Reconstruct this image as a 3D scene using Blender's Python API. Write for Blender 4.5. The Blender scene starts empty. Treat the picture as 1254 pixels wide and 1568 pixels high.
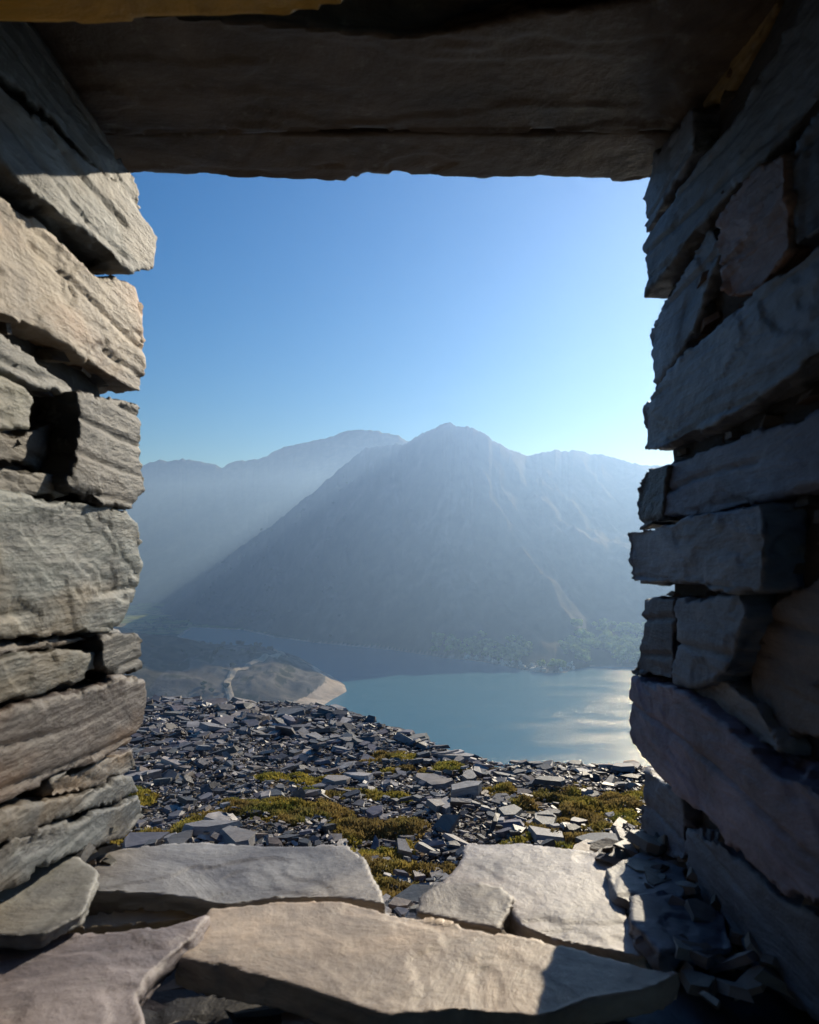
import bpy, bmesh, math, random
import numpy as np
from mathutils import Vector, Matrix
random.seed(7); rng=np.random.default_rng(7)
scene=bpy.context.scene
F=1132.0; CX=627.0; HZ=850.0     # focal length / principal point / horizon of the survey photo

# ------------------------------------------------------------ noise
def _h(ix,iy,iz,seed):
    h=(ix.astype(np.int64)*374761393+iy.astype(np.int64)*668265263+iz.astype(np.int64)*1274126177+seed*974634777)&0xffffffff
    h=((h^(h>>13))*1103515245)&0xffffffff
    h=((h^(h>>16))*2654435761)&0xffffffff
    h=h^(h>>15)
    return (h&0xffffff)/float(0xffffff)
def vn(x,y,z,seed=0):
    x=np.asarray(x,float);y=np.asarray(y,float);z=np.asarray(z,float)
    x,y,z=np.broadcast_arrays(x,y,z)
    ix=np.floor(x);iy=np.floor(y);iz=np.floor(z)
    fx=x-ix;fy=y-iy;fz=z-iz
    fx=fx*fx*fx*(fx*(fx*6-15)+10);fy=fy*fy*fy*(fy*(fy*6-15)+10);fz=fz*fz*fz*(fz*(fz*6-15)+10)
    r=0
    for a in (0,1):
        for b in (0,1):
            for c in (0,1):
                w=(fx if a else 1-fx)*(fy if b else 1-fy)*(fz if c else 1-fz)
                r=r+w*_h(ix+a,iy+b,iz+c,seed)
    return r*2-1
def fbm(x,y,z,seed=0,o=4):
    s=0;a=1.0;t=0
    for i in range(o):
        f=2.03**i
        s=s+a*vn(np.asarray(x)*f+i*7.3,np.asarray(y)*f-i*3.1,np.asarray(z)*f+i*1.7,seed+i);t+=a;a*=.5
    return s/t*1.5
def ridged(x,y,z,seed=0,o=4):
    s=0;a=1.0;t=0
    for i in range(o):
        f=2.1**i
        s=s+a*(1-2*np.abs(vn(np.asarray(x)*f+i*7.3,np.asarray(y)*f-i*3.1,np.asarray(z)*f,seed+i)));t+=a;a*=.5
    return s/t
def facet(x,y,z,seed=0):
    """chipped-rock noise: random plane per worley cell"""
    ix=np.floor(x);iy=np.floor(y);iz=np.floor(z)
    best=np.full(x.shape,1e9);val=np.zeros(x.shape)
    for a in (-1,0,1):
        for b in (-1,0,1):
            for c in (-1,0,1):
                jx=ix+a;jy=iy+b;jz=iz+c
                px=jx+_h(jx,jy,jz,seed+1);py=jy+_h(jx,jy,jz,seed+2);pz=jz+_h(jx,jy,jz,seed+3)
                dx=x-px;dy=y-py;dz=z-pz
                d=dx*dx+dy*dy+dz*dz
                v=(_h(jx,jy,jz,seed+4)-.5)+.9*((_h(jx,jy,jz,seed+5)-.5)*dx+(_h(jx,jy,jz,seed+6)-.5)*dy+(_h(jx,jy,jz,seed+7)-.5)*dz)
                m=d<best
                best=np.where(m,d,best);val=np.where(m,v,val)
    return val
def sstep(a,b,x):
    t=np.clip((x-a)/(b-a),0,1);return t*t*(3-2*t)

# ------------------------------------------------------------ mesh helpers
def link(o,parent=None):
    scene.collection.objects.link(o)
    if parent: o.parent=parent
    return o
def empty(name):
    e=bpy.data.objects.new(name,None);e.empty_display_size=.3
    return link(e)
class Acc:
    def __init__(s): s.v=[];s.f=[];s.c=[];s.n=0
    def add(s,v,faces,col):
        v=np.asarray(v,float)
        s.v.append(v)
        for f in faces: s.f.append(tuple(i+s.n for i in f))
        c=np.asarray(col,float)
        if c.ndim==1: c=np.tile(c[:3],(len(v),1))
        s.c.append(c[:,:3]);s.n+=len(v)
    def build(s,name,mat,parent=None,smooth=False):
        me=bpy.data.meshes.new(name)
        V=np.concatenate(s.v);C=np.concatenate(s.c)
        me.from_pydata(V.tolist(),[],s.f);me.update()
        a=me.color_attributes.new('tint','FLOAT_COLOR','POINT')
        a.data.foreach_set('color',np.concatenate([C,np.ones((len(C),1))],1).astype(np.float32).ravel())
        if smooth: me.polygons.foreach_set('use_smooth',[True]*len(me.polygons))
        me.materials.append(mat)
        return link(bpy.data.objects.new(name,me),parent)

# ------------------------------------------------------------ materials
def newmat(name):
    m=bpy.data.materials.new(name);m.use_nodes=True
    nt=m.node_tree;b=nt.nodes['Principled BSDF'];return m,nt,b
def N(nt,t,**k):
    n=nt.nodes.new(t)
    for a,v in k.items(): setattr(n,a,v)
    return n
def slate_mat(name,scale=1.0,bump=.6,rough=.62,lichen=.35,bd=.004,stretch=(1,1,3),spec=.4,stain=1.0,rust=(1.12,.97,.8)):
    m,nt,b=newmat(name);L=nt.links.new
    at=N(nt,'ShaderNodeAttribute',attribute_name='tint')
    tc=N(nt,'ShaderNodeTexCoord');mp=N(nt,'ShaderNodeMapping')
    mp.inputs['Scale'].default_value=stretch;mp.inputs['Rotation'].default_value=(.25,.15,0)
    L(tc.outputs['Object'],mp.inputs['Vector'])
    n1=N(nt,'ShaderNodeTexNoise');n1.inputs['Scale'].default_value=7*scale;n1.inputs['Detail'].default_value=10;n1.inputs['Roughness'].default_value=.68;n1.inputs['Distortion'].default_value=.8
    L(mp.outputs[0],n1.inputs['Vector'])
    r1=N(nt,'ShaderNodeValToRGB');r1.color_ramp.elements[0].position=.32;r1.color_ramp.elements[0].color=(.42,.42,.46,1);r1.color_ramp.elements[1].position=.7;r1.color_ramp.elements[1].color=(1.35,1.33,1.29,1)
    L(n1.outputs['Fac'],r1.inputs[0])
    mx=N(nt,'ShaderNodeMix',data_type='RGBA',blend_type='MULTIPLY');mx.inputs[0].default_value=1
    L(at.outputs['Color'],mx.inputs[6]);L(r1.outputs[0],mx.inputs[7])
    n3=N(nt,'ShaderNodeTexNoise');n3.inputs['Scale'].default_value=4.5*scale;n3.inputs['Detail'].default_value=6
    L(mp.outputs[0],n3.inputs['Vector'])
    r3=N(nt,'ShaderNodeValToRGB');r3.color_ramp.elements[0].position=.5;r3.color_ramp.elements[0].color=(1,1,1,1);r3.color_ramp.elements[1].position=.62;r3.color_ramp.elements[1].color=rust+(1,)
    L(n3.outputs['Fac'],r3.inputs[0])
    mx3=N(nt,'ShaderNodeMix',data_type='RGBA',blend_type='MULTIPLY');mx3.inputs[0].default_value=stain
    L(mx.outputs[2],mx3.inputs[6]);L(r3.outputs[0],mx3.inputs[7])
    n2=N(nt,'ShaderNodeTexNoise');n2.inputs['Scale'].default_value=30*scale;n2.inputs['Detail'].default_value=5;n2.inputs['Roughness'].default_value=.75
    L(tc.outputs['Object'],n2.inputs['Vector'])
    r2=N(nt,'ShaderNodeValToRGB');r2.color_ramp.elements[0].position=.58;r2.color_ramp.elements[0].color=(0,0,0,1);r2.color_ramp.elements[1].position=.68;r2.color_ramp.elements[1].color=(lichen,)*3+(1,)
    L(n2.outputs['Fac'],r2.inputs[0])
    mx2=N(nt,'ShaderNodeMix',data_type='RGBA');L(r2.outputs[0],mx2.inputs[0]);L(mx3.outputs[2],mx2.inputs[6]);mx2.inputs[7].default_value=(.42,.43,.40,1)
    nb=N(nt,'ShaderNodeTexNoise');nb.inputs['Scale'].default_value=60*scale;nb.inputs['Detail'].default_value=8;nb.inputs['Roughness'].default_value=.65
    L(mp.outputs[0],nb.inputs['Vector'])
    mg=N(nt,'ShaderNodeMapping');mg.inputs['Scale'].default_value=(6,6,90);mg.inputs['Rotation'].default_value=(.12,.1,0);L(tc.outputs['Object'],mg.inputs['Vector'])
    ng=N(nt,'ShaderNodeTexNoise');ng.inputs['Scale'].default_value=1.6*scale;ng.inputs['Detail'].default_value=4;L(mg.outputs[0],ng.inputs['Vector'])
    ad=N(nt,'ShaderNodeMath',operation='MULTIPLY_ADD');L(nb.outputs['Fac'],ad.inputs[0]);ad.inputs[1].default_value=.5;L(n1.outputs['Fac'],ad.inputs[2])
    a2=N(nt,'ShaderNodeMath',operation='MULTIPLY_ADD');L(ng.outputs['Fac'],a2.inputs[0]);a2.inputs[1].default_value=.35;L(ad.outputs[0],a2.inputs[2])
    L(mx2.outputs[2],b.inputs['Base Color'])
    b.inputs['Roughness'].default_value=rough;b.inputs['Specular IOR Level'].default_value=spec
    bp=N(nt,'ShaderNodeBump');bp.inputs['Strength'].default_value=bump;bp.inputs['Distance'].default_value=bd
    L(a2.outputs[0],bp.inputs['Height']);L(bp.outputs[0],b.inputs['Normal'])
    return m
M_stone=slate_mat('slate_masonry',1,.9,.55,.25,.006,(1,1,2.5),stain=.9,rust=(1.05,.76,.52))
M_shade=slate_mat('slate_masonry_shaded',1,.9,.5,.12,.006,(1,1,2.5),.45,.4)  # shaded-side copy of the masonry slate, with less rust and lichen
M_sill=slate_mat('slate_sill',1,.75,.5,.2,.005,(1,1,2.5),stain=.5)
M_dark=slate_mat('slate_core',1,.8,.8,.1,.006)
M_scree=slate_mat('slate_scree_mat',.6,.5,.5,.2,.01,spec=.35,stain=.6)
def simple(name,rough=.9,nscale=.02,bump=0,bd=1,attr=True,lo=.6,hi=1.4,transl=0):
    m,nt,b=newmat(name);L=nt.links.new
    at=N(nt,'ShaderNodeAttribute',attribute_name='tint');tc=N(nt,'ShaderNodeTexCoord')
    n1=N(nt,'ShaderNodeTexNoise');n1.inputs['Scale'].default_value=nscale;n1.inputs['Detail'].default_value=10;n1.inputs['Roughness'].default_value=.7
    L(tc.outputs['Object'],n1.inputs['Vector'])
    r=N(nt,'ShaderNodeValToRGB');r.color_ramp.elements[0].position=.35;r.color_ramp.elements[0].color=(lo,lo,lo,1);r.color_ramp.elements[1].position=.65;r.color_ramp.elements[1].color=(hi,hi,hi,1)
    L(n1.outputs['Fac'],r.inputs[0])
    mx=N(nt,'ShaderNodeMix',data_type='RGBA',blend_type='MULTIPLY');mx.inputs[0].default_value=1
    L(at.outputs['Color'],mx.inputs[6]);L(r.outputs[0],mx.inputs[7]);L(mx.outputs[2],b.inputs['Base Color'])
    b.inputs['Roughness'].default_value=rough;b.inputs['Specular IOR Level'].default_value=.15
    if bump:
        bp=N(nt,'ShaderNodeBump');bp.inputs['Strength'].default_value=bump;bp.inputs['Distance'].default_value=bd
        L(n1.outputs['Fac'],bp.inputs['Height']);L(bp.outputs[0],b.inputs['Normal'])
    if transl:
        tr=N(nt,'ShaderNodeBsdfTranslucent');L(mx.outputs[2],tr.inputs['Color'])
        ms=N(nt,'ShaderNodeMixShader');ms.inputs[0].default_value=transl
        L(b.outputs[0],ms.inputs[1]);L(tr.outputs[0],ms.inputs[2]);L(ms.outputs[0],nt.nodes['Material Output'].inputs['Surface'])
    return m
M_ground=simple('terrain_mat',.95,.03,.7,7)
M_leaf=simple('foliage_mat',.9,.3,transl=.45)
M_moss=simple('moss_mat',.9,9,transl=.35)
M_track=simple('gravel_mat',.9,.2,lo=.8,hi=1.2)

# ------------------------------------------------------------ terrain
lake=np.array([(-600,2040),(-447,1975),(-330,1800),(-218,1690),(-110,1610),(-37,1561),(67,1440),(120,1400),(160,1360),(200,1290),(235,1250),(268,1262),(300,1330),(403,1320),(900,1350),(2200,1300),(2200,250),(-150,300),(-330,520),(-270,720),(-170,850),(-125,930),(-108,1020),(-92,1085),(-100,1140),(-135,1240),(-200,1380),(-290,1509),(-420,1640),(-560,1800)],float)
def lake_sd(x,y):
    n=len(lake);d=np.full(x.shape,1e18);ins=np.zeros(x.shape,bool)
    for i in range(n):
        ax,ay=lake[i];bx,by=lake[(i+1)%n]
        ex,ey=bx-ax,by-ay
        t=np.clip(((x-ax)*ex+(y-ay)*ey)/(ex*ex+ey*ey),0,1)
        d=np.minimum(d,(x-ax-t*ex)**2+(y-ay-t*ey)**2)
        c=((ay>y)!=(by>y))&(x<(bx-ax)*(y-ay)/(by-ay+1e-12)+ax)
        ins^=c
    d=np.sqrt(d);return np.where(ins,-d,d)
A_px=[-400,100,230,290,350,420,480,530,560,600,625,640,650,660,672,690,708,722,745,770,790,805,830,850,890,915,940,965,990,1100,1300,1700,2500]
A_py=[1010,990,940,903,852,800,752,708,686,681,678,667,661,658,650,647,650,655,667,681,691,697,693,690,691,696,700,707,713,700,690,730,800]
F_px=[-400,230,300,370,430,480,540,600,640,680,710,740,800,850,905,980,1100,1700,2500]
F_y=[2600,2350,2060,1975,1820,1690,1630,1561,1500,1440,1420,1400,1290,1250,1330,1320,1330,1350,1350]
R_px=[-400,230,350,480,560,600,640,690,750,850,950,1300,2500]
R_y=[3000,2750,2560,2330,2220,2130,2040,1990,2040,2210,2330,2400,2400]
B_px=[-900,-300,0,100,180,215,235,250,285,305,320,340,355,370,395,410,420,430,460,490,510,530,550,570,590,610,625,650,720,900,1300,2500]
B_py=[760,700,690,700,712,714,708,704,704,705,709,716,709,706,704,699,692,688,680,672,668,660,658,658,662,668,676,690,720,740,740,760]
E_x=[-30,-5,-2.4,-1.6,-.85,-.23,.3,.66,.92,2.3,6,30]
E_y=[15,13.8,13.6,12.4,11.1,9.6,8.6,8.0,7.4,7.4,7.0,6]
moss_c=[(-1.04,5.7,.7,.3),(-1.85,5.2,.6,.28),(-.12,4.5,.3,.55),(1.45,5.8,.6,.6),(1.05,5.0,.5,.28),(-1.0,7.1,.45,.3),(.35,7.4,.6,.2),(-.5,6.3,.4,.2),(2.2,6.4,.5,.35),(.6,6.4,.35,.2),(-.2,8.0,.4,.25),(-.35,5.4,.45,.22),(.6,4.6,.4,.2),(-2.6,6.2,.5,.25)]
def moss_mask(x,y):
    m=np.zeros(np.shape(x))-2
    for cx,cy,rx,ry in moss_c:
        m=np.maximum(m,1-((x-cx)/rx)**2-((y-cy)/ry)**2)
    m=np.maximum(m,-2)
    return np.clip(m-.28+1.6*fbm(np.asarray(x)*4.5,np.asarray(y)*4.5,0,55,4),-1,1.5)
def height(x,y,full=False):
    x=np.asarray(x,float);y=np.asarray(y,float)
    ye=np.interp(x,E_x,E_y)+.25*fbm(x*.8,0*x,0,3,2)
    over=np.maximum(y-ye,0)
    near=-1.5-.09*y+.08*fbm(x*.9,y*.9,0,11,4)-.72*over*sstep(0,.8,over)
    near=near+np.minimum(over*.05,6)*fbm(x*.02,y*.02,0,12,4)
    sd=lake_sd(x,y)
    mid=-200+np.clip(sd*.35,-8,2.2)+np.clip(sd,0,400)*.004
    w=sstep(820,1000,y)*(1-sstep(1250,1620,y))
    hill=np.clip((-x-150)*.2,0,95)*w*(1+.3*fbm(x*.008,y*.008,0,21,3))
    tip=18*sstep(5,34,sd)*np.exp(-(((x+200)/95)**2+((y-1130)/190)**2))
    mid=mid+(hill+tip+(5*fbm(x*.02,y*.02,0,22,4)+8*ridged(x*.012,y*.012,0,23,4))*sstep(0,60,sd)*w)*(sd>0)
    yy=np.maximum(y,1)
    u=x/yy*F+CX
    yA=np.interp(u,R_px,R_y)+60*fbm(u*.01,0*u,0,31,3)
    HrA=(HZ-np.interp(u,A_px,A_py))/F*yA+4*fbm(u*.06,0*u,0,33,4)+3.5*fbm(u*.2,0*u,0,35,3)
    HrA=np.maximum(HrA,-199)
    yf=np.interp(u,F_px,F_y)
    s=(y-yf)/(yA-yf)
    g=np.where(s<0,s*3,s*(.82+.18*s))
    env=np.sin(np.clip(s,0,1)*math.pi)
    A=-200+(HrA+200)*np.where(s<1,g,1)-np.maximum(y-yA,0)*.5
    A=A+env*(46*ridged(x*.006+y*.0018,y*.002,0,41,5)+11*fbm(x*.02,y*.02,0,42,4)-18)*sstep(-199,-120,HrA)
    yB=4100
    HrB=(HZ-np.interp(u,B_px,B_py))/F*yB+6*fbm(u*.05,0*u,0,34,4)+5*fbm(u*.2,0*u,0,36,3)
    sB=(y-2900)/(yB-2900)
    gB=np.where(sB<0,sB*2,sB*(.7+.3*sB))
    B=-198+(HrB+198)*np.where(sB<1,gB,1)-np.maximum(y-yB,0)*.4
    B=B+np.sin(np.clip(sB,0,1)*math.pi)*(60*ridged(x*.0016,y*.001,0,44,5)+15*fbm(x*.01,y*.01,0,45,4))
    far=np.maximum(np.maximum(A,B),mid)
    far=np.maximum(far,-212)
    z=np.where(y<600,np.maximum(near,np.where(y>250,mid,-212)),far)
    if full: return z,near,mid,A,B,sd,s,sB,over
    return z
rows=np.concatenate([np.arange(-6,16,.14),np.geomspace(16,800,70)[1:],np.arange(808,2700,8),np.arange(2720,6600,30)])
t=np.linspace(-1,1,660);cols=.62*t+ .9*t**5
U,Yg=np.meshgrid(cols,rows)
Xg=U*(Yg+8)
Z,near,mid,A,B,sd,s,sB,over=height(Xg,Yg,True)
def c3(*c): return np.array(c,float)
n_a=fbm(Xg*.01,Yg*.01,0,61,5)[...,None];n_b=fbm(Xg*.05,Yg*.05,0,62,4)[...,None];n_n=fbm(Xg*2,Yg*2,0,63,4)[...,None]
col=c3(.036,.042,.026)+(c3(.065,.06,.047)-c3(.036,.042,.026))*np.clip(.5+n_a,0,1)
col=np.where((n_a>.3)&(n_b>.1),c3(.08,.078,.072),col)
isB=(B>=Z-.01)[...,None]
col=np.where(isB,c3(.09,.092,.065)+c3(.05,.04,.02)*n_a,col)
ismid=((mid>=Z-.01)&(Yg>400))[...,None]
mc=c3(.08,.075,.05)+c3(.05,.05,.045)*n_b
mc=np.where(n_b>.1,c3(.024,.03,.013),mc)
tipm=((Xg>-330)&(Yg<1450)&(Yg>600)&(n_b[...,0]<.35))[...,None]
mc=np.where(tipm,c3(.10,.10,.102)+c3(.08,.078,.075)*n_b,mc)
beach=(((sd<30)&(Yg<1300)&(Xg>-260))|(sd<6))[...,None]
mc=np.where(beach,c3(.43,.375,.335)+c3(.1,.1,.1)*n_b,mc)
fld=((Yg>1850)&(Xg<-300))[...,None]
fc=np.where(fbm(Xg*.004,Yg*.012,0,71,2)[...,None]>0,c3(.15,.22,.05),c3(.27,.26,.13))
fc=np.where(n_b>.3,c3(.04,.06,.025),fc)
mc=np.where(fld&~beach,fc,mc)
col=np.where(ismid,mc,col)
isn=((near>=Z-.01)&(Yg<600))[...,None]
nc=c3(.12,.105,.09)+c3(.035,.035,.03)*n_n
mm=moss_mask(Xg,Yg)[...,None]
nc=np.where((mm>0)&(Yg[...,None]<20),c3(.2,.15,.05),nc)
nc=np.where((mm>-.35)&(mm<=0)&(Yg[...,None]<20),c3(.17,.12,.08),nc)
col=np.where(isn,nc,col)
nr,ncn=Xg.shape
acc=Acc()
idx=np.arange(nr*ncn).reshape(nr,ncn)
faces=np.stack([idx[:-1,:-1],idx[:-1,1:],idx[1:,1:],idx[1:,:-1]],-1).reshape(-1,4)
acc.add(np.stack([Xg,Yg,Z],-1).reshape(-1,3),faces.tolist(),np.clip(col,.01,1).reshape(-1,3))
ground=acc.build('mountain_terrain_ground',M_ground,smooth=True)

# ------------------------------------------------------------ lake
m,nt,b=newmat('lake_water');L=nt.links.new
b.inputs['Base Color'].default_value=(.06,.22,.35,1);b.inputs['Roughness'].default_value=.19;b.inputs['IOR'].default_value=1.33
tc=N(nt,'ShaderNodeTexCoord');mp=N(nt,'ShaderNodeMapping');mp.inputs['Scale'].default_value=(.2,.42,1);mp.inputs['Rotation'].default_value=(0,0,.35)
L(tc.outputs['Object'],mp.inputs['Vector'])
n1=N(nt,'ShaderNodeTexNoise');n1.inputs['Scale'].default_value=1;n1.inputs['Detail'].default_value=6;n1.inputs['Roughness'].default_value=.65
L(mp.outputs[0],n1.inputs['Vector'])
n2=N(nt,'ShaderNodeTexNoise');n2.inputs['Scale'].default_value=.05;n2.inputs['Detail'].default_value=3
L(mp.outputs[0],n2.inputs['Vector'])
mu=N(nt,'ShaderNodeMath',operation='MULTIPLY');L(n1.outputs['Fac'],mu.inputs[0]);L(n2.outputs['Fac'],mu.inputs[1])
bp=N(nt,'ShaderNodeBump');bp.inputs['Strength'].default_value=.85;bp.inputs['Distance'].default_value=1.7
L(mu.outputs[0],bp.inputs['Height']);L(bp.outputs[0],b.inputs['Normal'])
me=bpy.data.meshes.new('lake');me.from_pydata([(-2500,150,-200),(2500,150,-200),(2500,2500,-200),(-2500,2500,-200)],[],[(0,1,2,3)]);me.materials.append(m)
link(bpy.data.objects.new('lake',me))

# ------------------------------------------------------------ valley haze (real volume)
m=bpy.data.materials.new('haze');m.use_nodes=True;nt=m.node_tree;nt.nodes.clear()
o=N(nt,'ShaderNodeOutputMaterial');vs=N(nt,'ShaderNodeVolumeScatter')
vs.inputs['Color'].default_value=(.31,.52,.98,1);vs.inputs['Density'].default_value=3.9e-4;vs.inputs['Anisotropy'].default_value=.58
nt.links.new(vs.outputs[0],o.inputs['Volume'])
me=bpy.data.meshes.new('haze');bm=bmesh.new();bmesh.ops.create_cube(bm,size=1);bm.to_mesh(me);bm.free();me.materials.append(m)
hz=bpy.data.objects.new('valley_haze',me);hz.scale=(16000,9000,740);hz.location=(0,4580,0);link(hz)

# ------------------------------------------------------------ gravel track
tp=[(-330,1640),(-300,1500),(-262,1380),(-225,1300),(-205,1230),(-215,1150),(-240,1080),(-245,1000),(-225,930),(-210,880)]
def cr(P,n):
    P=[np.array(p,float) for p in P];P=[2*P[0]-P[1]]+P+[2*P[-1]-P[-2]];out=[]
    for i in range(1,len(P)-2):
        for k in range(n):
            t=k/n;a,b_,c,d=P[i-1:i+3]
            out.append(.5*((2*b_)+(-a+c)*t+(2*a-5*b_+4*c-d)*t*t+(-a+3*b_-3*c+d)*t**3))
    return np.array(out)
C=cr(tp,20);T=np.gradient(C,axis=0);T/=np.linalg.norm(T,axis=1)[:,None];Nn=np.stack([-T[:,1],T[:,0]],1)
acc=Acc();W=4.5
ks=[-1,-.33,.33,1]
vv=[];
for k in ks:
    p=C+Nn*W*k;vv.append(np.stack([p[:,0],p[:,1],height(p[:,0],p[:,1])+2.6-(.8 if abs(k)==1 else 0)],1))
vv=np.stack(vv,1).reshape(-1,3);n=len(C)
acc.add(vv,[(i*4+j,i*4+j+1,i*4+j+5,i*4+j+4) for i in range(n-1) for j in range(3)],(.34,.31,.27))
acc.build('gravel_track',M_track)

# ------------------------------------------------------------ trees (distant masses)
def tree(acc,x,y,z,h,rnd,base):
    r=h*.42
    tr=h*.03;v=[];
    for zz,rr in ((0,tr),(h*.5,tr*.5)):
        for k in range(4):
            a=k*math.pi/2;v.append((x+rr*math.cos(a),y+rr*math.sin(a),z+zz-.5))
    acc.add(v,[(0,1,5,4),(1,2,6,5),(2,3,7,6),(3,0,4,7)],(.05,.04,.03))
    nc=rnd.randint(5,8);tone=.75+.5*rnd.random()
    for c in range(nc):
        a=rnd.random()*6.28;q=rnd.random()**.5*r*.75
        cx,cy,cz=x+q*math.cos(a),y+q*math.sin(a),z+h*(.42+.42*rnd.random()*(1-.4*q/r))
        cr_=r*(.35+.3*rnd.random());sh=(.7+.6*rnd.random())*tone
        nq=20
        d=rng.normal(size=(nq,3));d/=np.linalg.norm(d,axis=1)[:,None]
        p=d*cr_*(.7+.4*rng.random((nq,1)))*np.array([1,1,.8])+np.array([cx,cy,cz])
        s_=cr_*.36
        off=rng.normal(size=(nq,4,3))*s_*.25
        t1=np.cross(d,[0,.3,1]);t1/=np.linalg.norm(t1,axis=1)[:,None];t2=np.cross(d,t1)
        V=np.stack([p-t1*s_-t2*s_,p+t1*s_-t2*s_,p+t1*s_+t2*s_,p-t1*s_+t2*s_],1)*1.0+off
        acc.add(V.reshape(-1,3),[(4*i,4*i+1,4*i+2,4*i+3) for i in range(nq)],np.array(base)*sh)
acc=Acc();rnd=random.Random(3);cnt=0
while cnt<760:
    x=rnd.uniform(40,700);y=rnd.uniform(1250,1620)
    u=x/y*F+CX
    yf=np.interp(u,F_px,F_y);band=30+np.clip((u-700)*.62,0,190)
    if u<665 or u>1150 or y<yf+4 or y>yf+band*rnd.random()**.6+8: continue
    if vn(x*.02,y*.02,0,88)<-.15: continue
    z=float(height(x,y));tree(acc,x,y,z,rnd.uniform(11,23),rnd,(.23,.33,.10));cnt+=1
acc.build('lakeside_woodland',M_leaf)
acc=Acc();cnt=0
while cnt<560:
    x=rnd.uniform(-760,-160);y=rnd.uniform(900,2700)
    if lake_sd(np.array([x]),np.array([y]))[0]<15: continue
    if x>-235 and y<1400: continue
    if vn(x*.015,y*.015,0,89)<.0 : continue
    z=float(height(x,y))
    tree(acc,x,y,z,rnd.uniform(5,12),rnd,(.06,.08,.03));cnt+=1
acc.build('hillside_bushes',M_leaf)

# ------------------------------------------------------------ shards
def shard(acc,x,y,z,r,th,yaw,tx,ty,col,rnd):
    n=rnd.randint(4,7)
    an=sorted([(k+rnd.uniform(-.42,.42))*2*math.pi/n for k in range(n)])
    asp=rnd.uniform(.35,.9)
    ring=[(r*math.cos(a)*rnd.uniform(.65,1.2),asp*r*math.sin(a)*rnd.uniform(.65,1.2)) for a in an]
    tl=rnd.uniform(.75,1.0);wx=rnd.uniform(-.6,.6);wy=rnd.uniform(-.6,.6)
    v=[(a,b,-th/2) for a,b in ring]+[(a*tl+rnd.uniform(-.08,.08)*r,b*tl,th/2*(1+wx*a/r+wy*b/r)) for a,b in ring]
    M=Matrix.Translation((x,y,z))@Matrix.Rotation(tx,4,'X')@Matrix.Rotation(ty,4,'Y')@Matrix.Rotation(yaw,4,'Z')
    v=[tuple(M@Vector(p)) for p in v]
    f=[tuple(range(n-1,-1,-1)),tuple(range(n,2*n))]+[(i,(i+1)%n,n+(i+1)%n,n+i) for i in range(n)]
    acc.add(v,f,col)
pal=[(.20,.192,.185),(.25,.235,.23),(.13,.128,.125),(.34,.325,.305),(.24,.21,.185),(.18,.18,.165),(.46,.43,.40),(.09,.088,.088),(.24,.19,.15),(.16,.15,.14),(.22,.20,.215)]
acc=Acc();rnd=random.Random(5);NS=105000
us=rng.uniform(-.72,.62,NS);ys=3.4+ (11.9)*rng.random(NS)**1.1;xs=us*(ys+.6)
hs=height(xs,ys);mk=moss_mask(xs,ys);ov=ys-np.interp(xs,E_x,E_y)
for i in range(NS):
    if ov[i]>1.3: continue
    if mk[i]>.05 and rnd.random()<.88: continue
    q=rnd.random()
    if -.35<mk[i]<=.05 and rnd.random()<.6: continue
    r=.008+.016*rnd.random() if q<.66 else (.022+.03*rnd.random() if q<.95 else (.05+.06*rnd.random() if q<.994 else .11+.11*rnd.random()))
    r*=.85
    if ys[i]>6.5: r*=1+.95*min((ys[i]-6.5)/5,1)
    sg=.22 if q<.95 else .15
    if rnd.random()<.08: sg=.5
    c=np.array(rnd.choice(pal))*rnd.uniform(.65,1.3)
    shard(acc,xs[i],ys[i],hs[i]+rnd.uniform(0,.045)+(.02 if q>.95 else 0),r,r*rnd.uniform(.12,.42),rnd.random()*6.28,rnd.gauss(0,sg),rnd.gauss(0,sg),c,rnd)
for x,y,r,th in [(-.05,5.0,.15,.05),(.45,6.2,.17,.13),(-1.75,4.9,.2,.06),(-2.6,11.4,.4,.08),(.28,5.9,.18,.04),(.1,9.0,.33,.07),(.5,8.1,.3,.05),(-1.35,5.0,.22,.06),(-1.1,4.8,.2,.06),(1.0,5.5,.18,.05),(.9,5.0,.16,.04),(-1.2,12.2,.3,.08),(-3.4,12.9,.4,.08),(-.65,6.9,.25,.04),(.2,6.9,.27,.04)]:
    shard(acc,x,y,float(height(x,y))+.05,r,th,rnd.random()*6,rnd.gauss(0,.07),rnd.gauss(.0,.07),np.array(rnd.choice(pal[:6]))*1.2,rnd)
acc.build('slate_scree',M_scree)
acc=Acc()
for i in range(600):
    x=rnd.uniform(100,290);y=rnd.uniform(1240,1420)
    u=x/y*F+CX;yf=np.interp(u,F_px,F_y)
    if y<yf-5 or y>yf+24: continue
    r=rnd.uniform(1.5,7)
    shard(acc,x,y,max(-199.8,float(height(x,y)))+r*.4,r,r*.9,rnd.random()*6,rnd.gauss(0,.4),rnd.gauss(0,.4),np.array((.8,.78,.76))*rnd.uniform(.6,1.1),rnd)
acc.build('shore_boulders',M_scree)

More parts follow.
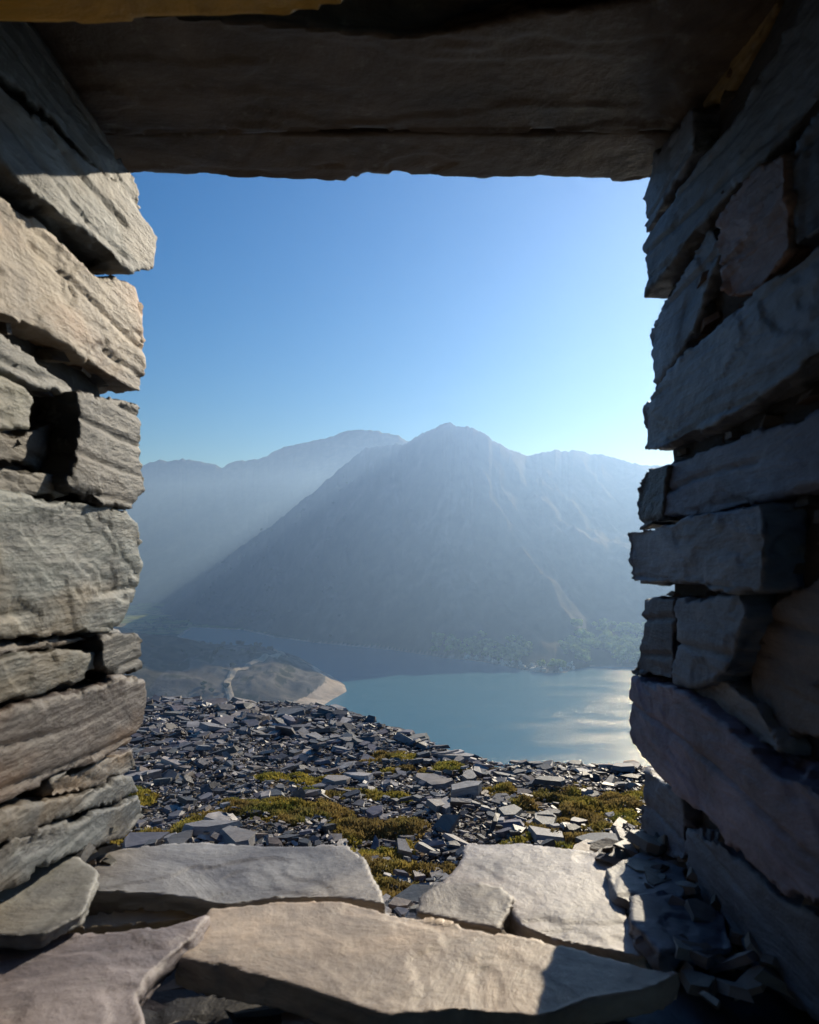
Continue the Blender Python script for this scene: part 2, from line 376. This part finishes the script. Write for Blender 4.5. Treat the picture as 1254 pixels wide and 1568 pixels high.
# ------------------------------------------------------------ moss and grass tufts
acc=Acc();K=300000
xs=rng.uniform(-4,3.4,K);ys=rng.uniform(3.4,9,K);mk=moss_mask(xs,ys);keep=(mk>.0)
xs=xs[keep];ys=ys[keep];mk=mk[keep];hs=height(xs,ys)
n=len(xs)
a=rng.random(n)*6.28;hgt=(.004+.009*rng.random(n))*(1+.6*np.clip(mk,0,1));w=.005+.007*rng.random(n)
lean=rng.normal(size=(n,2))*.012
lump=.03*np.clip(fbm(xs*9,ys*9,0,77,2)+.4,0,1)
base=np.stack([xs,ys,hs+.005+.03*np.clip(mk,0,1)+lump],1)
dx=np.stack([np.cos(a)*w,np.sin(a)*w,0*w],1)
top=base+np.stack([lean[:,0],lean[:,1],hgt],1)
V=np.stack([base-dx-[0,0,.02],base+dx-[0,0,.02],top+dx*.4,top-dx*.4],1).reshape(-1,3)
mix=np.clip(.55+.6*fbm(xs*5,ys*5,0,78,2)[:,None]+.25*rng.normal(size=(n,1)),0,1)
mix2=np.clip(.4+1.2*fbm(xs*3,ys*3,0,79,3)[:,None],0,1)
cc=c3(.52,.42,.09)*(mix)+c3(.18,.20,.05)*(1-mix);cc=cc*(1-.6*mix2)+c3(.28,.17,.09)*.6*mix2
acc.add(V,[(4*i,4*i+1,4*i+2,4*i+3) for i in range(n)],np.repeat(cc,4,0))
acc.build('moss_patches',M_moss)

# ------------------------------------------------------------ big masonry stones
def stone(acc,pts,ext,tint,seed,vox=.0037,amp=1.0,strat=(1,1,1),lam=1.0):
    n=len(pts);ext=Vector(ext)
    me=bpy.data.meshes.new('t');bm=bmesh.new()
    a=[bm.verts.new(p) for p in pts];b=[bm.verts.new(Vector(p)+ext) for p in pts]
    bm.faces.new(a);bm.faces.new(b[::-1])
    for i in range(n): bm.faces.new((a[i],a[(i+1)%n],b[(i+1)%n],b[i]))
    bmesh.ops.recalc_face_normals(bm,faces=bm.faces);bmesh.ops.triangulate(bm,faces=bm.faces)
    bm.to_mesh(me);bm.free()
    ob=bpy.data.objects.new('t',me);scene.collection.objects.link(ob)
    md=ob.modifiers.new('r','REMESH');md.mode='VOXEL';md.voxel_size=vox;md.adaptivity=0
    dg=bpy.context.evaluated_depsgraph_get();ev=ob.evaluated_get(dg);m2=ev.to_mesh()
    nv=len(m2.vertices);V=np.empty(nv*3,np.float32);m2.vertices.foreach_get('co',V);V=V.reshape(-1,3).astype(float)
    NN=np.empty(nv*3,np.float32);m2.vertex_normals.foreach_get('vector',NN);NN=NN.reshape(-1,3)
    npoly=len(m2.polygons);ls=np.empty(len(m2.loops),np.int32);m2.loops.foreach_get('vertex_index',ls)
    st=np.empty(npoly,np.int32);m2.polygons.foreach_get('loop_start',st);ct=np.empty(npoly,np.int32);m2.polygons.foreach_get('loop_total',ct)
    fc=[tuple(ls[s0:s0+c0].tolist()) for s0,c0 in zip(st,ct)]
    ev.to_mesh_clear();bpy.data.objects.remove(ob);bpy.data.meshes.remove(me)
    x,y,z=V.T
    sx,sy,sz=strat
    e=np.array(ext.normalized());face=sstep(.75,.98,np.abs(NN@e))
    rg=1-face
    r_=random.Random(seed);ca,sa=math.cos(r_.uniform(-.5,.5)),math.sin(r_.uniform(-.5,.5))
    y2=y*ca-z*sa;z2=y*sa+z*ca
    d=.0025*fbm(x*7*sx+seed,y2*7*sy,z2*7*sz,seed,2)*(1-.4*face)
    d+=.006*rg*facet(x*20*sx+.35*y*20,y*12*sy+seed,z*34*sz,seed)
    d+=.0035*rg*facet(x*50*sx,y*34*sy+seed,z*95*sz,seed+20)
    d+=.0014*face*facet(x*9*sx,y2*7*sy+seed,z2*13*sz,seed+40)
    pl=fbm(x*6*sx,y2*5*sy+seed,z2*12*sz,seed+31,4)
    d-=face*.0022*(sstep(.22,.25,pl)+.8*sstep(.5,.53,pl))
    d+=.0008*fbm(x*60,y*40,z*90,seed+3,3)
    hor=1-np.abs(NN[:,2])
    d+=rg*hor*.0045*(vn(z*100+1.2*vn(x*20,y*20,z*5,seed),x*4,y*5,seed+9))
    dip=r_.uniform(-.12,.12);q=(z+dip*y+dip*.5*x)*r_.uniform(18,30)+.35*vn(x*6,y*4,z*6,seed+51)+seed*.37
    fr=np.abs(q-np.round(q));wl=_h(np.round(q),np.round(q)*0,np.round(q)*0,seed)
    msk=sstep(.15,.35,vn(x*5,y*5,np.round(q)*3.1,seed+52)+.5*wl)
    d-=lam*hor*msk*.0055*np.exp(-(fr/.06)**2)
    d+=lam*hor*face*.0024*(_h(np.floor(q+.0),np.floor(q)*0,np.floor(q)*0,seed+53)-.5)*msk
    V=V+NN*(d*amp)[:,None]
    tn=np.array(tint)*(1+.12*fbm(x*20,y*20,z*30,seed+5,2))[:,None]
    acc.add(V,fc,np.clip(tn,.01,.9))
hut=empty('slate_quarry_hut')
def jamb(acc,side,polys,k_=1.0):
    for k,(pts,tint,rec) in enumerate(polys):
        if side<0: e=max(p[0] for p in pts);c=(e-CX)/F*1.0
        else: e=min(p[0] for p in pts);c=(e-CX)/F*1.0
        if rec is not None: c=rec
        out=[]
        r_=random.Random(k*3+side);tz=r_.uniform(-.05,.05);ty=r_.uniform(-.03,.03)
        for px,py in pts:
            Y=c*F/(px-CX);Y=min(max(Y,.3),1.02);z=(HZ-py)/F*Y
            out.append([c,Y,z])
        zc=sum(p[2] for p in out)/len(out)
        out=[(p[0]+(p[2]-zc)*tz+(p[1]-.9)*ty,p[1],p[2]) for p in out]
        stone(acc,out,(side*.13,0,0),tuple(v*k_ for v in tint),100+k*7+(500 if side>0 else 0))
g1=(.2,.21,.21)
Lp=[
 ([(-60,-330),(40,20),(120,130),(207,282),(212,322),(185,300),(90,185),(0,105),(-150,-60)],(.07,.075,.072),-.352),
 ([(-250,-110),(0,118),(90,200),(190,290),(237,362),(234,415),(205,418),(130,350),(60,292),(0,228),(-250,10)],(.15,.17,.175),None),
 ([(-300,60),(0,290),(60,338),(150,422),(205,440),(216,480),(220,560),(216,604),(190,592),(150,560),(110,530),(60,500),(0,478),(-300,370)],(.38,.31,.235),-.366),
 ([(-300,400),(0,508),(50,540),(112,592),(122,610),(60,592),(0,562),(-300,480)],g1,-.376),
 ([(-300,500),(0,568),(40,584),(58,610),(52,662),(0,656),(-300,640)],(.27,.27,.215),-.366),
 ([(122,600),(215,622),(219,650),(214,700),(219,752),(196,778),(150,768),(104,742),(118,690),(126,645)],(.05,.05,.05),None),  # stone tinted near black to stand for the dark of a recess
 ([(-40,650),(30,668),(110,640),(122,668),(112,712),(60,718),(-20,700)],(.10,.085,.065),-.388),
 ([(-100,700),(20,718),(98,724),(106,760),(40,762),(-80,745)],(.2,.185,.155),-.376),
 ([(-300,720),(0,748),(80,768),(190,780),(205,802),(213,872),(206,902),(190,950),(165,966),(70,974),(0,982),(-300,1010)],(.24,.27,.265),None),
 ([(-300,1030),(0,990),(90,978),(186,966),(190,974),(100,990),(0,1003),(-300,1060)],(.15,.155,.165),-.382),
 ([(-300,1090),(0,1010),(90,994),(156,996),(150,1022),(108,1046),(0,1080),(-300,1190)],(.16,.185,.185),-.37),
 ([(158,975),(217,968),(219,1022),(180,1036),(156,1016)],(.05,.05,.05),None),
 ([(-300,1210),(0,1090),(110,1066),(180,1044),(221,1040),(222,1078),(216,1112),(196,1142),(100,1184),(0,1232),(-300,1400)],(.14,.12,.115),None),
 ([(75,1196),(130,1176),(206,1150),(212,1178),(150,1202),(80,1220)],(.3,.3,.29),None),
 ([(-100,1290),(20,1238),(120,1216),(205,1188),(216,1212),(120,1246),(20,1284),(-60,1330)],(.2,.215,.22),None),
 ([(-60,1350),(20,1292),(130,1254),(216,1222),(221,1250),(192,1284),(100,1312),(0,1360)],(.17,.19,.205),None),
]
acc=Acc();jamb(acc,-1,Lp,.92)
acc.build('window_jamb_stones_west',M_stone,hut,True)
Rp=[  # slate tints blued and darkened to carry the shade on this side
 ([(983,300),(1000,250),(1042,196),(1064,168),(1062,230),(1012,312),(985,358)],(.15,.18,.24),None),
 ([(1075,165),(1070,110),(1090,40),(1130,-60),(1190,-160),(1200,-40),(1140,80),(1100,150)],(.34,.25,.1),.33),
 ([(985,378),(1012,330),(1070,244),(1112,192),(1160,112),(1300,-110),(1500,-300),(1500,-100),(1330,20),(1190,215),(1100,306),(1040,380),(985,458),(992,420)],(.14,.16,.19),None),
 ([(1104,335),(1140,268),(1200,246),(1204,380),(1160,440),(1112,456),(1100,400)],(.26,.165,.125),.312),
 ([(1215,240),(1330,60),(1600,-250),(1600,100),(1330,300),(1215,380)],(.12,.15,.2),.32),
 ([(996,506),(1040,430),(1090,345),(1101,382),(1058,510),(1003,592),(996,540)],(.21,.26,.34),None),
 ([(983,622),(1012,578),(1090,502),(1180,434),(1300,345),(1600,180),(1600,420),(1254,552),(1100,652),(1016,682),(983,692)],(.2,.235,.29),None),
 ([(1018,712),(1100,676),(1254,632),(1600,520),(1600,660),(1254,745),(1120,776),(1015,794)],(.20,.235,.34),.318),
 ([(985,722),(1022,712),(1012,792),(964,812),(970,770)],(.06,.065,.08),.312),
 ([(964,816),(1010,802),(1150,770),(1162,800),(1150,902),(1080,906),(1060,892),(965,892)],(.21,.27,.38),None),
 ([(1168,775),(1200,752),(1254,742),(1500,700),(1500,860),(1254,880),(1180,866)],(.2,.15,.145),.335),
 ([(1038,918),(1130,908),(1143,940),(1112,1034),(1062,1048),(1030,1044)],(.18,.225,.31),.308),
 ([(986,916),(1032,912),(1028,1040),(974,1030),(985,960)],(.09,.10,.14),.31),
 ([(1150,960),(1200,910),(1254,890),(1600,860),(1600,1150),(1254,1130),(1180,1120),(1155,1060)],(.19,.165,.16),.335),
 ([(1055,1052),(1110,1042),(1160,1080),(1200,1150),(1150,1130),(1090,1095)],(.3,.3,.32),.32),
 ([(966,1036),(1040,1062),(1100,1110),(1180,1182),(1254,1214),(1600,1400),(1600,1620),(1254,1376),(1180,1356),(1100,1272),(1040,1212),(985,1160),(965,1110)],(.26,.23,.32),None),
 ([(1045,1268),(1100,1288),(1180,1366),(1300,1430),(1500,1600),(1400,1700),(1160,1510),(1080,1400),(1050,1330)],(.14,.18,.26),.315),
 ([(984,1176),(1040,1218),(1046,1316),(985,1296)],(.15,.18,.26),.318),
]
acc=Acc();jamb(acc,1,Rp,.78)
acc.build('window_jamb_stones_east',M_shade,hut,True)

acc=Acc()
stone(acc,[(-.402,.36,-.52),(-.402,.955,-.52),(-.402,.955,.53),(-.402,.36,.53)],(-.1,0,0),(.05,.048,.047),901,.008,1.5)
stone(acc,[(.342,.33,-.52),(.342,.96,-.52),(.342,.96,.53),(.342,.33,.53)],(.1,0,0),(.05,.053,.06),902,.008,1.5)
stone(acc,[(-.5,.45,-.53),(.45,.45,-.53),(.45,.95,-.53),(-.5,.95,-.53)],(0,0,-.1),(.1,.1,.1),903,.01,2.)
acc.build('wall_core',M_dark,hut,True)

acc=Acc();rnd=random.Random(11)
for side,c in ((-1,-.39),(1,.335)):
    for i in range(420):
        y=rnd.uniform(.4,.95);z=rnd.uniform(-.48,.5)
        r=rnd.uniform(.02,.05)
        shard(acc,c+side*(r*.5+rnd.uniform(.0,.02)),y,z,r,rnd.uniform(.005,.014),rnd.random()*6.28,rnd.gauss(0,.12),rnd.gauss(0,.1),np.array(rnd.choice([(.11,.105,.1),(.15,.12,.09),(.08,.08,.09)])),rnd)
acc.build('pinning_stones',M_stone,hut)

# lintel
acc=Acc()
def plan(pts,z): return [(x,y,z) for x,y in pts]
stone(acc,plan([(-.62,.895),(.55,.90),(.58,1.0),(.34,1.0),(.3,1.012),(.18,1.0),(.1,1.006),(-.06,.99),(-.08,1.006),(-.2,1.0),(-.36,.995),(-.6,1.0)],.512),(0,0,.1),(.12,.098,.08),700,.005,1.1,(.35,1,1))
stone(acc,plan([(-.62,.70),(-.3,.69),(-.1,.715),(.0,.73),(.1,.70),(.3,.66),(.6,.62),(.58,.893),(-.62,.889)],.508),(0,0,.1),(.115,.095,.08),711,.005,1.1,(.35,1,1))
acc.build('lintel_slab',M_sill,hut,True)
acc=Acc()
stone(acc,plan([(-.62,.40),(.0,.40),(-.02,.56),(-.1,.585),(-.3,.59),(-.62,.60)],.425),(0,0,.06),(.62,.38,.06),721,.006,.6,(.35,1,1))  # ochre tint raised to stand in for light that does not reach it
acc.build('inner_lintel_brightened_ochre_stone',M_shade,hut,True)
acc=Acc()
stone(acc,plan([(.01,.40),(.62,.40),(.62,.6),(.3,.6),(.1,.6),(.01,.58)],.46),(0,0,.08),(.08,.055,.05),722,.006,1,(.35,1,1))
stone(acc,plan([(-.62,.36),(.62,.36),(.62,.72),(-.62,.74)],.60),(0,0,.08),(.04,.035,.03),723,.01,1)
acc.build('inner_lintel_dark_stones',M_dark,hut,True)

# sill slabs
acc=Acc()
def sill(pts,z,th,tint,seed,amp=.7,tilt=(0,0)):
    out=[]
    for px,py in pts:
        Y=-z*F/(py-HZ);X=(px-CX)/F*Y
        out.append((X,Y,z))
    cx=sum(p[0] for p in out)/len(out);cy=sum(p[1] for p in out)/len(out)
    out=[(x,y,zz+(x-cx)*tilt[0]+(y-cy)*tilt[1]) for x,y,zz in out]
    stone(acc,out,(0,0,-th),tint,seed,.0037,amp,(1,1,.8),.8)
sill([(-200,1325),(60,1312),(120,1308),(150,1330),(140,1380),(132,1398),(62,1434),(0,1430),(-200,1440)],-.325,.013,(.31,.31,.295),801)
sill([(105,1318),(190,1298),(300,1290),(430,1296),(538,1296),(560,1320),(592,1385),(525,1374),(430,1372),(350,1384),(260,1368),(130,1362)],-.372,.034,(.38,.38,.39),802)
sill([(85,1412),(200,1396),(345,1386),(330,1402),(180,1418),(80,1424)],-.392,.012,(.38,.31,.22),803)
sill([(318,1386),(420,1376),(522,1374),(620,1396),(700,1412),(852,1440),(1040,1490),(1000,1512),(900,1530),(830,1560),(700,1545),(585,1562),(420,1502),(270,1465)],-.352,.026,(.54,.45,.37),804,.7,(.0,-.02))
sill([(715,1292),(800,1290),(935,1306),(975,1325),(960,1400),(1000,1440),(990,1465),(860,1440),(800,1418),(760,1372),(664,1368),(700,1322)],-.38,.03,(.48,.45,.45),805)
sill([(668,1352),(735,1350),(772,1358),(786,1376),(768,1425),(640,1398),(640,1375)],-.379,.022,(.31,.295,.285),806,1.1)
sill([(-200,1442),(0,1434),(120,1432),(240,1420),(325,1394),(300,1430),(262,1462),(205,1520),(230,1600),(150,1700),(-200,1750)],-.342,.022,(.36,.32,.335),807)
sill([(180,1480),(330,1470),(560,1560),(800,1600),(1000,1540),(1200,1600),(1200,1900),(200,1900),(190,1560)],-.42,.03,(.045,.045,.05),808)  # under-slab: shadow beneath the front slab put into its near-black tint
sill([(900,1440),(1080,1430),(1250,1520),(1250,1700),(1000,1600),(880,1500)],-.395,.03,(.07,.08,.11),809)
sill([(930,1330),(980,1300),(1050,1330),(1060,1365),(1000,1392),(940,1370)],-.37,.014,(.24,.25,.28),810,1.)
sill([(960,1370),(1030,1365),(1110,1400),(1120,1450),(1010,1460),(960,1410)],-.365,.018,(.12,.13,.17),811,1.)
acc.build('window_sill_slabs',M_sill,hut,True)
acc=Acc()
for i in range(260):
    x=rnd.uniform(-.42,.36);y=rnd.uniform(.62,.95)
    if -.07<x<.05 and y>.75: 
        zz=-.52
    else: zz=rnd.uniform(-.47,-.425)
    shard(acc,x,y,zz,rnd.uniform(.02,.06),rnd.uniform(.008,.02),rnd.random()*6,rnd.gauss(0,.15),rnd.gauss(0,.15),np.array(rnd.choice(pal))*.8,rnd)
for i in range(110):
    x=rnd.uniform(.25,.36);y=rnd.uniform(.62,.99)
    shard(acc,x,y,-.385+rnd.uniform(-.01,.05)*(x-.22)*6,rnd.uniform(.01,.035),rnd.uniform(.004,.011),rnd.random()*6,rnd.gauss(0,.3),rnd.gauss(0,.3),np.array(rnd.choice(pal))*.8,rnd)
for i in range(60):
    x=rnd.uniform(-.41,-.36);y=rnd.uniform(.7,.99)
    shard(acc,x,y,-.37+rnd.uniform(-.02,.04),rnd.uniform(.015,.04),rnd.uniform(.005,.011),rnd.random()*6,rnd.gauss(0,.15),rnd.gauss(0,.15),np.array(rnd.choice(pal)),rnd)
acc.build('sill_rubble',M_sill,hut)

# hut walls (coursed slabs) around the opening, side walls, roof (unseen shell added to block light)
acc=Acc()
def bx(x0,x1,y0,y1,z0,z1,col,j=.0):
    v=[(x,y,z) for z in (z0,z1) for x,y in ((x0,y0),(x1,y0),(x1,y1),(x0,y1))]
    v=[(a+rnd.uniform(-j,j),b_+rnd.uniform(-j,j),c+rnd.uniform(-j,j)) for a,b_,c in v]
    acc.add(v,[(3,2,1,0),(4,5,6,7),(0,1,5,4),(1,2,6,5),(2,3,7,6),(3,0,4,7)],col)
dk=(.1,.1,.1)
bx(-1.7,-.47,.42,.94,-2.0,1.2,dk);bx(.44,1.9,.40,.94,-2.0,1.2,dk)
bx(-.46,.43,.44,.94,-2.0,-.64,dk);bx(-.46,.43,.40,.94,.70,1.2,dk)
bx(-2.1,-1.72,-2.6,.9,-2.0,1.2,dk);bx(1.92,2.3,-2.6,.9,-2.0,1.2,dk)
bx(-2.2,2.4,-2.7,.97,1.21,1.3,(.12,.11,.1))  # roof, out of view, put in to keep sky light off the reveals
bx(-1.7,1.9,-2.6,.4,-2.05,-1.7,(.12,.115,.11))
bx(-1.7,-.5,-2.7,-2.4,-1.99,1.2,dk);bx(.5,1.9,-2.7,-2.4,-1.99,1.2,dk);
def course(xa,xb,za,zb,y,dirn):
    z=za
    while z<zb:
        h=rnd.uniform(.03,.11);x=xa
        while x<xb:
            w=rnd.uniform(.1,.4)
            bx(x,min(x+w,xb)-.006,y-.03+rnd.uniform(-.02,.02),y+.06,z,min(z+h,zb)-.006,np.array(rnd.choice(pal))*rnd.uniform(.5,.85),.006)
            x+=w
        z+=h
course(-1.7,-.42,-1.7,1.2,.38,1);course(.39,1.9,-1.7,1.2,.36,1);course(-.42,.39,-1.7,-.56,.42,1);course(-.42,.39,.70,1.2,.36,1)
course(-1.7,-.56,-1.7,1.2,.93,1);course(.52,1.9,-1.7,1.2,.93,1);course(-.56,.52,-1.7,-.66,.93,1)
acc.build('hut_walls_and_added_roof',M_stone,hut)

# ------------------------------------------------------------ world, sun, camera
sd_=Vector((.5,1,.505)).normalized()
w=bpy.data.worlds.new('World');scene.world=w;w.use_nodes=True;nt=w.node_tree
bg=nt.nodes['Background'];sky=nt.nodes.new('ShaderNodeTexSky');sky.sky_type='NISHITA';sky.sun_disc=False
sky.sun_elevation=math.asin(sd_.z);sky.sun_rotation=math.atan2(.5,1)
sky.air_density=1.0;sky.dust_density=.35;sky.ozone_density=3.0;sky.altitude=1500
hsv=nt.nodes.new('ShaderNodeHueSaturation');hsv.inputs['Saturation'].default_value=1.4;hsv.inputs['Hue'].default_value=.505
nt.links.new(sky.outputs[0],hsv.inputs['Color']);nt.links.new(hsv.outputs[0],bg.inputs[0]);bg.inputs[1].default_value=.09
sl=bpy.data.lights.new('sun','SUN');sl.energy=5.0;sl.angle=math.radians(.5);sl.color=(1,.93,.82)
so=bpy.data.objects.new('sun',sl);so.rotation_euler=sd_.to_track_quat('Z','Y').to_euler();link(so)
cam=bpy.data.cameras.new('camera');co=bpy.data.objects.new('camera',cam);link(co)
cam.sensor_fit='VERTICAL';cam.sensor_height=36;cam.lens=26;cam.shift_y=(HZ-784)/1568
cam.clip_start=.02;cam.clip_end=30000
co.rotation_euler=(math.radians(90),0,0)
cam.dof.use_dof=True;cam.dof.focus_distance=5;cam.dof.aperture_fstop=13
scene.camera=co
scene.view_settings.view_transform='Standard';scene.view_settings.look='None';scene.view_settings.exposure=0
